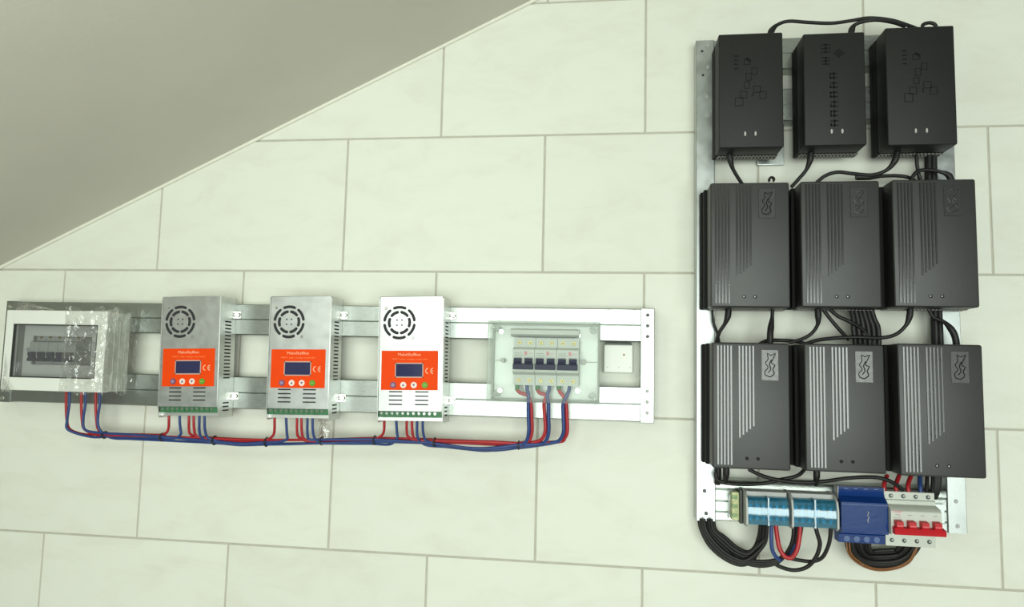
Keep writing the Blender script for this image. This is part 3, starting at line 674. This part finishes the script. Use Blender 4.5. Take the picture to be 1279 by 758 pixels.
CH = [('black charger at the top of frame beside the hole-punched upright, embossed squares', GA, 0.174, 0.2745, 1.8610, 2.0510, 'plain', 'squares'),
      ('narrow black charger with a vertical column of embossed signs, middle of top row', GA, 0.306, 0.3995, 1.8622, 2.0465, 'plain', 'column'),
      ('large plain black charger at the top far end with cable loop above it', GA, 0.4305, 0.5320, 1.8605, 2.0515, 'plain', 'squares'),
      ('ribbed black charger in middle row with hanging tab on its top edge', GB, 0.1605, 0.2820, 1.6045, 1.8040, 'ribbed', 'dull'),
      ('ribbed black charger at the very centre of the nine', GB, 0.2985, 0.4165, 1.6060, 1.8050, 'ribbed', 'mark'),
      ('ribbed black charger in middle row with black emblem, at the outer edge', GB, 0.4345, 0.5555, 1.6080, 1.8060, 'ribbed', 'mark'),
      ('ribbed charger with shiny silver stripes and sheen-pale label, above the terminal blocks', GB, 0.1630, 0.2795, 1.3545, 1.5490, 'ribbed', 'bright'),
      ('ribbed charger in middle of bottom row, with grey label and shiny stripes', GB, 0.3010, 0.4175, 1.3555, 1.5495, 'ribbed', 'bright'),
      ('ribbed charger with dull grey label above the red-switched breaker', GB, 0.4365, 0.5565, 1.3545, 1.5520, 'ribbed', 'far')]
chargers = [make_charger(*c) for c in CH]
p = at(964, 224, 0.035)
tabm = MB()
ring = [(p.x + 0.0055 * math.cos(i * math.pi / 8), p.z + 0.0055 * math.sin(i * math.pi / 8)) for i in range(-2, 11)]
inn = [(p.x + 0.0024 * math.cos(i * math.pi / 8), p.z + 0.0024 * math.sin(i * math.pi / 8)) for i in range(10, -3, -1)]
tabm.prism(ring + inn, 0.030, 0.036)
tb_ = tabm.build('hanging_tab', PLREAR, chargers[3]); tb_.matrix_parent_inverse = Matrix.Translation(-chargers[3].location)

# ------------------------------------------------------------------ terminal blocks, blue block, breaker at the frame foot
def make_terminal(label, x0, x1, right_plate):
    t = thing('terminal_block', label, 'terminal block', ((x0 + x1) / 2, -0.0346, 1.2640), 'teal covered terminal blocks')
    hw_ = (x1 - x0) / 2
    MB().box(-hw_ + 0.0015, hw_ - 0.0015, 0.0, 0.026, 0.001, 0.052, 0.001).build('housing', GREYPL, t)
    pts = [(0.0262, 0.045), (0.036, 0.0445), (0.0415, 0.040), (0.0445, 0.033), (0.0455, 0.025), (0.0450, 0.012), (0.0435, 0.004), (0.0262, 0.003)]
    pin = [(d - 0.0016 if d > 0.03 else d, z + (-0.0016 if z > 0.03 else 0.0016)) for d, z in pts]
    MB().prismx(pts + pin[::-1], -hw_ + 0.003, hw_ - 0.003).build('cover', TEAL, t)
    ctr = MB().box(-0.0012, 0.0012, 0.0262, 0.0462, 0.003, 0.046).build('cover_web', TEAL, t)
    for xe in (-hw_, hw_ - 0.0028) if right_plate else (-hw_,):
        MB().prismx([(0.0, 0.0), (0.040, 0.0), (0.047, 0.004), (0.0475, 0.030), (0.043, 0.044), (0.030, 0.052), (0.0, 0.0535)], xe, xe + 0.0028).build('end_plate', GREYPL, t)
    for k in range(6):
        x = -hw_ + 0.0085 + (2 * hw_ - 0.017) / 5 * k
        c = MB().box(x - 0.0036, x + 0.0036, 0.026, 0.034, 0.006, 0.040, 0.0008, 1).build('clamp', mat_clamp, t)
        MB().cyl((x, -0.0338, 0.012), (0, -1, 0), 0.0026, 0.002, 10).build('clamp_screw', CHROME, c)
        MB().cyl((x, -0.0338, 0.031), (0, -1, 0), 0.0026, 0.002, 10).build('clamp_screw', CHROME, c)
    return t
mat_clamp = mat('clamp_metal', (0.42, 0.48, 0.48), 0.35, 0.7, var=0.4, scale=150)
make_terminal('teal-covered terminal block nearest the green and yellow earth clamp', 0.2165, 0.2835, False)
make_terminal('teal-covered terminal block touching the dark blue block', 0.2845, 0.3535, True)
et = thing('earth_terminal', 'small green and yellow earth clamp at the end of terminal blocks', 'terminal', (at(918.5, 643, 0.05).x, -0.0346, 1.2640))
MB().box(-0.0055, 0.0055, 0.0, 0.018, 0.004, 0.048, 0.001).build('body', EARTHY, et)
for z in (0.012, 0.026, 0.040): MB().box(-0.0058, 0.0030, 0.010, 0.0188, z - 0.0030, z + 0.0030, 0.0005, 1).build('green_band', EARTHG, et)
MB().box(0.0056, 0.0105, 0.0, 0.022, 0.0, 0.052, 0.001).build('end_stop', SCREWDK, et)

db = thing('distribution_block', 'deep blue see-through power block beside the red-switched breaker', 'power block', (0.394, -0.0346, 1.2435))
MB().box(-0.030, 0.030, 0.0, 0.014, 0.006, 0.079, 0.001).build('core', mat('core_dark', (0.05, 0.06, 0.10), 0.5, 0.2, var=0.2, scale=90), db)
shell = [(0.0, 0.0), (0.021, 0.0), (0.021, 0.0125), (0.0235, 0.015), (0.036, 0.0175), (0.036, 0.0640), (0.030, 0.0680), (0.0235, 0.0715), (0.0225, 0.0735), (0.021, 0.0850), (0.0, 0.0850)]
MB().prismx(shell, -0.034, 0.034).build('cover', DEEPBLUE, db)
for x in (-0.0345, 0.0335): MB().prismx([(0.0, 0.066), (0.022, 0.066), (0.0225, 0.0855), (0.0, 0.0855)], x, x + 0.001).build('edge', GREYPL, db)
MB().tube([(0.004, -0.0362, 0.051), (0.0062, -0.0362, 0.049), (0.0040, -0.0362, 0.0455), (0.0062, -0.0362, 0.042), (0.0042, -0.0362, 0.038), (0.0052, -0.0362, 0.035)], 0.0007, 5, 2).build('mark', GREYPL, db)
for x in (-0.022, -0.0073, 0.0073, 0.022):
    for z in (0.006, 0.079): MB().cyl((x, -0.0208, z), (0, -1, 0), 0.0045, 0.0006, 14).build('screw_port', mat_port if 'mat_port' in globals() else mat('screw_port', (0.02, 0.075, 0.24), 0.3, var=0.1), db)
MB().box(-0.0335, 0.0335, 0.0355, 0.0366, 0.0605, 0.0615).build('seam', mat('blue_seam', (0.02, 0.06, 0.22), 0.3, var=0.1), db)

b4 = thing('circuit_breaker', 'four-pole white breaker with a wide red switch handle', 'circuit breaker', (0.465, -0.0346, 1.2832))
D4 = 0.0455; h4 = 0.041
MB().prismx([(0.0, -h4), (0.021, -h4), (0.021, -0.0215), (0.030, -0.0205), (0.0445, -0.0195), (0.0445, 0.0155), (0.040, 0.0195), (0.030, 0.0215), (0.0245, 0.0228), (0.0245, 0.0285), (0.021, 0.0295), (0.021, h4), (0.0, h4)], -0.036, 0.036).build('body', BRKWHITE, b4)
for k in range(4):
    x = -0.027 + 0.018 * k
    for z in (-0.0325, 0.0345):
        s_ = MB().cyl((x, -0.0208, z), (0, -1, 0), 0.0033, 0.0006, 16).build('terminal_port', SCREWDK, b4)
        MB().cyl((x + 0.0008, -0.0213, z + 0.0004), (0, -1, 0), 0.0016, 0.0005, 8).build('port_screw', GREYPL, s_)
    MB().prismx([(0.0440, -0.0135), (0.0500, -0.0125), (0.0555, -0.0045), (0.0545, 0.0015), (0.0440, 0.0030)], x - 0.0050, x + 0.0050).build('toggle', RED, b4)
    MB().box(x - 0.0045, x + 0.0045, 0.0545, 0.0557, -0.0055, -0.0030, 0.0003, 1).build('toggle_mark', mat_togmark if 'mat_togmark' in globals() else mat('toggle_mark', (0.66, 0.09, 0.10), 0.4, var=0.05), b4)
    MB().box(x - 0.0028, x + 0.0022, 0.0444, 0.0448, 0.0098, 0.0106).build('print_mark', GREYPRINT, b4)
    if k < 3: MB().box(x + 0.0078, x + 0.0102, 0.0443, 0.0447, -0.0090, 0.0025).build('pole_gap', GREYPL, b4)
MB().prismx([(0.0440, -0.0165), (0.0540, -0.0175), (0.0555, -0.0130), (0.0530, -0.0085), (0.0440, -0.0065)], -0.0345, 0.0375).build('toggle_bar', RED, b4)
link('lettering', text_mesh('CHNT', 0.0045, width=0.0135), REDPRINT, b4, (-0.0265, -0.0448, 0.0145))
for k in range(2): MB().box(-0.0335, -0.021 + 0.001 * k, 0.0444, 0.0447, 0.0055 - 0.002 * k, 0.0060 - 0.002 * k).build('print_line', GREYPRINT, b4)
MB().box(-0.0240, -0.0234, 0.0444, 0.0447, 0.0070, 0.0120).build('print_line', PINK, b4)

# ------------------------------------------------------------------ wires
def taper(pts): return [0.0023 if q[0] < 600 else 0.0031 for q in pts]
def wire(name, label, cat, m, r, pts, group=None, radii=None, seg=8, smooth=6):
    if radii == 'taper': radii = taper(pts)
    P = [at(*q) if len(q) == 3 else Vector(q[:3]) for q in pts]
    o = MB().tube(P, r, seg, smooth, radii).build(name, m)
    return tag(o, label, cat, group)
def lerp_tab(tab, x):
    for i in range(len(tab) - 1):
        if tab[i][0] <= x <= tab[i + 1][0]:
            f = (x - tab[i][0]) / (tab[i + 1][0] - tab[i][0]); return [a + (b - a) * f for a, b in zip(tab[i][1:], tab[i + 1][1:])]
    return list(tab[0][1:] if x < tab[0][0] else tab[-1][1:])
#      x    red y  blue y
BUN = [(100, 542.5, 544.5), (131, 541.5, 543.5), (203, 543.5, 547.0), (268, 547.0, 551.5), (300, 548.5, 555.0), (333, 549.0, 553.5), (402, 548.5, 551.5), (468, 547.0, 551.0), (543, 549.5, 554.0), (575, 550.5, 559.0), (610, 551.5, 561.5), (648, 553.5, 557.0), (670, 553.5, 556.5)]
def bundle(x0, x1, col, j):
    """points along the cable bundle between photo columns x0 and x1, strand j"""
    n = max(2, int(abs(x1 - x0) / 22)); out = []
    for i in range(n + 1):
        x = x0 + (x1 - x0) * i / n; yr, yb = lerp_tab(BUN, x)
        wob = 1.1 * math.sin(x * 0.021 + j * 2.1)
        if col == 'r': y = yr + (0.0, 2.2, 1.0)[j] + wob * 0.5; d = 0.044 + (0.0, 0.0045, 0.0085)[j] + 0.001 * math.sin(x * 0.03 + j)
        else: y = yb + (0.8, -1.6, 2.0)[j] + wob; d = 0.046 + (0.0035, 0.0085, 0.0)[j] + 0.001 * math.cos(x * 0.027 + j)
        out.append((x, y, d))
    return out
LB = [(82, 87), (101, 107), (119, 125)]                       # left box exits (red, blue)
CW = [(211, 224.5, 236, 242, 249, 255.5), (343, 357.5, 371, 376.5, 384, 390.5), (480, 495, 508, 514.5, 521, 528)]
RB = [(664.5, 660.5), (681, 685.5), (708.5, 704)]                     # clear box exits (red, blue)
NM = ['the outer', 'the middle', 'the inner']
CN = ['leftmost controller', 'middle controller', 'rightmost controller']
RW = 0.0023
for i in range(3):
    ytop = 523
    cr_, cb_, cr2, cr3, cb2, cb3 = CW[i]
    lr, lbl = LB[i]; rr_, rb_ = RB[i]
    yb_ = lerp_tab(BUN, cr_)
    end_x = (lr + 26, lr + 22, lr + 14)[i]
    wire('red_wire', 'red wire from %s pair under the white box to the %s' % (NM[i], CN[i]), 'wire', WRED, RW,
         [(lr + 1, 486, 0.060), (lr + 0.5, 505, 0.058), (lr + 1.5, 524, 0.055), (lr + (6, 5, 4)[i], 536.5, 0.050)] + bundle(end_x, cr_ - 14, 'r', i) + [(cr_ - 4, yb_[0] - 3, 0.056), (cr_ - 0.5, yb_[0] - 9, 0.060), (cr_, ytop + 3, 0.066), (cr_, 514, 0.067)])
    wire('blue_wire', 'blue wire from %s pair under the white box to the %s' % (NM[i], CN[i]), 'wire', WBLUE, RW,
         [(lbl, 486, 0.062), (lbl - 0.5, 505, 0.061), (lbl - 3, 524, 0.058), (lbl - (1.5, 0, 0)[i], 537, 0.056)] + bundle(end_x + 6, cb_ - 8, 'b', i) + [(cb_ + 1, yb_[1] - 5, 0.058), (cb_ + 0.8, yb_[1] - 12, 0.061), (cb_, ytop + 3, 0.066), (cb_, 514, 0.067)])
    yb_ = lerp_tab(BUN, cr2)
    # to the clear box
    tail_r = [(rr_ - (14, 18, 10)[i], 553.5 - (0, 0.5, 2)[i], 0.052), (rr_ - (4, 5, 3)[i], 550 - (0, 1, 3.5)[i], 0.056), (rr_, 538, 0.060), (rr_ - 0.5, 520, 0.063), (rr_ - 1.5, 504, 0.066)]
    tail_b = [(rb_ - (12, 14, 12)[i], 556.5 - (0, 1.5, 4)[i], 0.054), (rb_ - (3, 4, 4)[i], 551 - (0, 0, 3)[i], 0.058), (rb_, 538, 0.063), (rb_ - 0.5, 520, 0.066), (rb_ - 0.5, 504, 0.068)]
    tx = (646, 661, 698)[i]; bx_ = (658.5, 686, 711)[i]
    kr = [(665, 660, 0.068), (682, 682, 0.068), (704, 706, 0.068)][i]
    tail_r += [((659, 682, 703)[i], 494, 0.068), ((650, 674, 700)[i] , 490.5, 0.068), (tx - (0, 0, 0)[i] if i != 1 else 671.5, 486, 0.066), (tx if i != 1 else 671, 479, 0.064)]
    tail_b += [((660, 683.5, 708)[i], 494, 0.070), (bx_, 486, 0.068), (bx_ - 0.5, 478, 0.064)]
    wire('red_wire', 'red wire from the %s to the clear box, %s breaker' % (CN[i], ('left', 'middle', 'right')[i]), 'wire', WRED, RW,
         [(cr2, 514, 0.067), (cr2, ytop + 3, 0.066), (cr2, yb_[0] - 10, 0.061), (cr2 + 2, yb_[0] - 3, 0.056)] + bundle(cr2 + 12, (640, 650, 656)[i], 'r', i) + tail_r, radii='taper')
    wire('blue_wire', 'blue wire from the %s to the clear box, %s breaker' % (CN[i], ('left', 'middle', 'right')[i]), 'wire', WBLUE, RW,
         [(cb2, 514, 0.067), (cb2, ytop + 3, 0.066), (cb2, yb_[1] - 12, 0.062), (cb2 + 2, yb_[1] - 4, 0.058)] + bundle(cb2 + 12, (640, 650, 656)[i], 'b', i) + tail_b, radii='taper')
    wire('red_wire', 'inner short red wire dropping from the %s into the bundle' % CN[i], 'wire', WRED, RW,
         [(cr3, 514, 0.067), (cr3, ytop + 3, 0.067), (cr3 + 0.5, yb_[0] - 10, 0.063), (cr3 + 3, yb_[0] - 1, 0.058), (cr3 + 14, yb_[0] + 2, 0.053), (cr3 + 40, lerp_tab(BUN, cr3 + 40)[0] + 1.5, 0.048)])
    wire('blue_wire', 'outer short blue wire dropping from the %s into the bundle' % CN[i], 'wire', WBLUE, RW,
         [(cb3, 514, 0.067), (cb3, ytop + 3, 0.067), (cb3 + 0.5, yb_[1] - 13, 0.063), (cb3 + 4, yb_[1] - 3, 0.058), (cb3 + 15, yb_[1] + 1, 0.053), (cb3 + 42, lerp_tab(BUN, cb3 + 42)[1] + 0.5, 0.048)])
    # green heat-shrink sleeve where the red conductor enters its breaker
    sx_ = (646, 671.3, 698)[i]
    wire('cable_sleeve', 'green sleeve on the red wire entering the %s breaker of clear box' % ('left', 'middle', 'right')[i], 'sleeve', WGREEN, 0.0037,
         [(sx_, 487, 0.0665), (sx_, 483, 0.065), (sx_, 479, 0.064)], 'green sleeves in the clear box')
TIES = [(131, 'first cable tie on the blue and red bundle, beside the white box'), (203, 'cable tie on the bundle just before the controller nearest the white box'), (268, 'cable tie on the bundle just past the controller nearest the white box'),
        (333, 'cable tie on the bundle just before the middle controller'), (402, 'cable tie on the bundle just past the middle controller'), (468, 'cable tie on the bundle just before the brightest controller'),
        (543, 'cable tie on the bundle just past the brightest controller'), (648, 'last cable tie on the bundle, below the clear box')]
for x, lab in TIES:
    yr, yb = lerp_tab(BUN, x); c = at(x, (yr + yb) / 2 + 0.6, 0.0495); hz = (yb - yr) / 2 * 0.0014 + 0.0046
    loop = [c + Vector((0, 0.0085 * math.cos(a * math.pi / 8), hz * math.sin(a * math.pi / 8))) for a in range(17)]
    o = MB().tube(loop, 0.0011, 6, 1).build('cable_tie', BLACKTIE); tag(o, lab, 'cable tie', 'black cable ties on the wire bundle')
    MB().box(c.x - 0.0018, c.x + 0.0018, -c.y + 0.0072, -c.y + 0.0100, c.z - 0.002, c.z + 0.002, 0.0005, 1).build('head', BLACKTIE, o)

# black charger leads
RC = 0.0030
def lead(label, pts, r=RC, cat='cable', plug=None, plug_end=None, group=None):
    radii = None
    if plug: radii = [r * 1.75] * plug + [r] * (len(pts) - plug)
    if plug_end:
        radii = radii or [r] * len(pts)
        for k in range(plug_end): radii[-1 - k] = r * 1.75
    return wire('charger_cable', label, cat, WBLACK, r, pts, group, radii)
lead('black cable arching from top of the first charger across to the last', [(962, 44, 0.07), (964, 38, 0.07), (971, 31, 0.07), (985, 26.5, 0.07), (1010, 28, 0.068), (1038, 29, 0.066), (1062, 26, 0.066), (1085, 22.5, 0.066), (1112, 25, 0.066), (1135, 32, 0.06), (1150, 38, 0.05)], plug=2)
lead('black cable rising from top of the narrow middle charger', [(1063, 44, 0.07), (1064, 37, 0.07), (1068, 31, 0.07), (1078, 27, 0.074), (1095, 25, 0.075), (1115, 28, 0.07), (1130, 33, 0.06)], plug=2)
lead('short black cable loop on top of the last charger in the top row', [(1152, 38, 0.065), (1153, 31, 0.065), (1161, 28.5, 0.065), (1168, 31, 0.065), (1170, 38, 0.065)])
lead('black cable hanging from the first top charger to the one below', [(911, 190, 0.06), (912, 199, 0.06), (916, 212, 0.055), (927, 230, 0.045)], plug=2)
lead('black cable hanging from the narrow middle charger', [(1013, 188, 0.06), (1012, 199, 0.06), (1007, 212, 0.055), (998, 223, 0.05), (988, 234, 0.045)], plug=2)
lead('black cable sweeping sideways from the last top charger', [(1121, 188, 0.06), (1118, 200, 0.06), (1108, 212, 0.055), (1090, 218.5, 0.05), (1066, 217, 0.05), (1046, 215, 0.05), (1030, 220, 0.048), (1018, 230, 0.045)], plug=2)
lead('thin black cable dropping straight behind the loop under last top charger', [(1145, 188, 0.05), (1145, 202, 0.05), (1147, 215, 0.048), (1151, 230, 0.045)])
lead('black cable loop standing on the outer middle-row charger', [(1138, 228, 0.06), (1141, 219, 0.06), (1149, 213, 0.06), (1163, 212.5, 0.06), (1176, 215, 0.06), (1185, 219, 0.06), (1189, 228, 0.06)], plug_end=2)
lead('short black cable lying flat above the centre charger', [(1069, 221, 0.045), (1085, 221, 0.045), (1100, 220, 0.045), (1120, 219.5, 0.045), (1136, 222, 0.045), (1148, 230, 0.04)], plug=2)
lead('black cable with plug under the first middle-row charger', [(910, 384, 0.06), (909, 395, 0.06), (905, 405, 0.057), (898, 416, 0.052), (894, 432, 0.045)], plug=2)
lead('thin black cable beside the upright under the first middle-row charger', [(890, 386, 0.04), (891, 402, 0.04), (896, 416, 0.04), (899, 432, 0.04)], r=0.0022)
lead('straight black cable with plug entering the silver-striped charger', [(965, 384, 0.055), (964.5, 396, 0.055), (963, 408, 0.057), (962, 418, 0.06), (962, 434, 0.06)], plug_end=3)
lead('black cable curving from underneath the centre charger to the side', [(1021, 384, 0.06), (1022, 395, 0.06), (1021, 406, 0.057), (1013, 417, 0.052), (1000, 424, 0.05), (985, 428, 0.048)], plug=2)
lead('slanting black cable under the centre charger, nearer the plug', [(1028, 386, 0.05), (1036, 397, 0.05), (1047, 410, 0.05), (1060, 424, 0.045)])
lead('slanting black cable under the centre charger, nearer the thick bundle', [(1036, 386, 0.055), (1047, 395, 0.055), (1062, 402, 0.055), (1078, 412, 0.05), (1090, 430, 0.045)])
for k in range(6):
    x = 1066 + 5.2 * k
    lead('black cable in the thick bunch between centre and bottom middle chargers', [(x - 4, 384, 0.045 + 0.003 * (k % 2)), (x, 398, 0.047), (x + 2 + (k - 2) * 1.0, 410, 0.047), (x + 3 + k * 0.6, 434, 0.045)], r=0.0040, group='thick cable bunch under the centre charger')
lead('black cable sweeping from outer middle-row charger along the bottom row', [(1137, 384, 0.06), (1136, 395, 0.06), (1131, 407, 0.058), (1118, 418, 0.055), (1098, 422, 0.053), (1070, 421, 0.053), (1045, 422, 0.05), (1020, 425, 0.05), (1003, 431, 0.045)], plug=2)
lead('black cable with plug arching into the red-breaker side charger', [(1160, 386, 0.05), (1166, 396, 0.05), (1179, 402, 0.055), (1188, 411, 0.06), (1193, 421, 0.06), (1195, 434, 0.06)], plug_end=3)
lead('flat black cable lying on top of the silver-striped charger', [(945, 432, 0.045), (958, 425.5, 0.045), (975, 425, 0.045), (995, 426.5, 0.045), (1015, 432, 0.045)])
for k in range(4):
    x = 1161 + 2.9 * k
    pts = [(x, 170, 0.012 + 0.005 * (k % 2)), (x, 230, 0.012 + 0.005 * (k % 2)), (x + 3, 330, 0.012), (x + 8, 410, 0.012 + 0.005 * (k % 2)), (x + 10, 520, 0.012), (x + 9 - k, 600, 0.014), (x + 4 - k, 622, 0.02)]
    lead('black cable running down the inner side of the outer upright', [(q[0] - 3, q[1], q[2] + 0.022) for q in pts], r=0.0042, group='cables along the outer upright')
lead('drooping black cable below the silver-striped charger', [(894, 590, 0.05), (897, 600, 0.05), (920, 604.5, 0.05), (950, 604, 0.05), (975, 599, 0.05), (996, 594, 0.05), (1005, 586, 0.045)])
lead('black cable crossing below the bottom middle charger', [(935, 586, 0.055), (952, 594, 0.055), (975, 600, 0.055), (1005, 602.5, 0.055), (1030, 601, 0.055), (1060, 597, 0.055), (1092, 596, 0.055), (1112, 601, 0.055), (1128, 612, 0.05)])
lead('short plugged stub below the silver-striped charger', [(907, 582, 0.06), (907, 592, 0.06), (906, 603, 0.05)], plug=2)
lead('short plugged stub below the bottom middle charger', [(1020, 586, 0.06), (1020, 595, 0.06), (1019, 606, 0.05)], plug=2)
lead('short dark stub beside the upright below bottom row', [(897, 584, 0.04), (897, 594, 0.04), (896, 604, 0.035)], r=0.005)
# foot of the frame: loops of black, blue, red and brown wire
for k in range(7):
    o = k * 3.0; dd = 0.026 + 0.006 * (k % 3)
    lead('black wire of the thick bunch looping under the terminal blocks', [(873 + o * 1.0, 648, dd), (876 + o * 1.0, 662, dd + 0.004), (886 + o * 1.1, 681 - o * 0.55, dd + 0.006), (904 + o * 0.9, 697 - o * 0.75, dd + 0.008), (925 + o * 0.5, 705.5 - o * 0.9, dd + 0.010), (941 + o * 0.1, 699 - o * 0.9, dd + 0.012), (947.5 + (k % 3) * 4, 681 - o * 0.6, dd + 0.016), (950 + (k % 3) * 4, 656, 0.060)], r=0.0030, group='thick black loop under the terminal blocks')
for k in range(3):
    lead('black wire running on from the thick loop toward the blue block', [(905 + 5 * k, 690 - 4 * k, 0.034), (930, 703 - 2.5 * k, 0.042), (952, 707 - 3 * k, 0.044), (972, 702 - 2 * k, 0.046), (984 + 3 * k, 688 - k, 0.052), (990 + 4 * k, 674, 0.058), (991.5 + 5 * k, 656, 0.060)], r=0.0028, group='black wires running on from the loop')
lead('outermost black loop ending at second terminal block', [(962, 700, 0.045), (975, 708, 0.045), (992, 712, 0.046), (1008, 708, 0.05), (1019, 696, 0.055), (1024, 680, 0.058), (1021, 667, 0.060), (1018, 656, 0.060)], r=0.0032)
lead('black loop ending beside the dark blue block', [(975, 694, 0.045), (995, 699, 0.045), (1015, 701, 0.046), (1027, 696, 0.05), (1034, 683, 0.055), (1037, 670, 0.058), (1037.5, 656, 0.060)], r=0.0030)
wire('red_wire', 'red wire making a U loop under both terminal blocks', 'wire', WRED, 0.0035, [(969, 656, 0.063), (970.5, 668, 0.064), (973.5, 684, 0.066), (980, 694.5, 0.068), (988, 696.5, 0.068), (994.5, 689, 0.066), (998, 675, 0.064), (999.5, 656, 0.062)])
wire('blue_wire', 'blue wire beside the red loop at first terminal block', 'wire', WBLUE, 0.0030, [(963.5, 656, 0.061), (963.5, 672, 0.061), (964.5, 686, 0.060), (969, 695, 0.058), (975, 700, 0.054)])
wire('blue_wire', 'dark blue wire beside the red loop at second terminal block', 'wire', WBLUE, 0.0028, [(994, 656, 0.057), (993.5, 672, 0.057), (991, 686, 0.055), (984, 696, 0.050)])
for k in range(9):
    o = k * 2.4; dd = 0.030 + 0.005 * (k % 3)
    lead('black wire in the loop under the blue block and red breaker', [(1057 + o * 1.5, 672, dd + 0.012), (1059 + o * 1.4, 684, dd + 0.010), (1070 + o, 699 - o * 0.5, dd + 0.004), (1092, 706.5 - o * 0.95, dd), (1116, 706 - o * 1.0, dd), (1135 - o * 0.8, 698 - o * 0.6, dd + 0.004), (1147 - o * 1.2, 684 - o * 0.2, dd + 0.010), (1150 - o * 1.4, 672, dd + 0.012)], r=0.0031, group='black loop under the blue block')
for k in range(2):
    wire('brown_wire', ('outermost brown wire' if k == 0 else 'inner brown wire') + ' looping under the blue block and red breaker', 'wire', WBROWN, 0.0014,
         [(1057 + 4 * k, 676, 0.05), (1059 + 3 * k, 689, 0.05), (1066 + 3 * k, 699 - k, 0.048), (1080 + 2 * k, 708 - 1.5 * k, 0.046), (1098, 712.5 - 2.0 * k, 0.045), (1120, 710 - 2.0 * k, 0.045), (1136 - k, 702 - 2 * k, 0.048), (1144 - 2 * k, 688, 0.05), (1146, 676, 0.05)])
for k, (x, lab) in enumerate(((1104, 'red wire end above the breaker, nearest the blue block'), (1119, 'second red wire end above the breaker'), (1134, 'third red wire end above the breaker'))):
    wire('red_wire', lab, 'wire', WRED, 0.0034, [(x + 4, 594, 0.03), (x + 1, 602, 0.042), (x, 608, 0.048), (x + 1, 616, 0.050)])
wire('blue_wire', 'blue wire end above the red-switched breaker', 'wire', WBLUE, 0.0034, [(1149, 592, 0.03), (1149, 602, 0.042), (1149.5, 608, 0.048), (1150, 617, 0.050)])
for k, x in enumerate((1158, 1165)):
    lead(('black wire end above breaker next to the blue one', 'black wire end above breaker next to the outer upright')[k], [(x, 590, 0.035), (x, 602, 0.042), (x - 1, 618, 0.048)], r=0.0032)

# scrap of clear plastic hanging under the middle controller
scrap = film_flap([(395, 516), (404, 515), (413, 517), (412, 530), (414, 548), (404, 551), (397, 547), (399, 530)], 0.040).build('plastic_scrap', FILM)
tag(scrap, 'small clear plastic scrap hanging below the middle controller', 'plastic scrap')
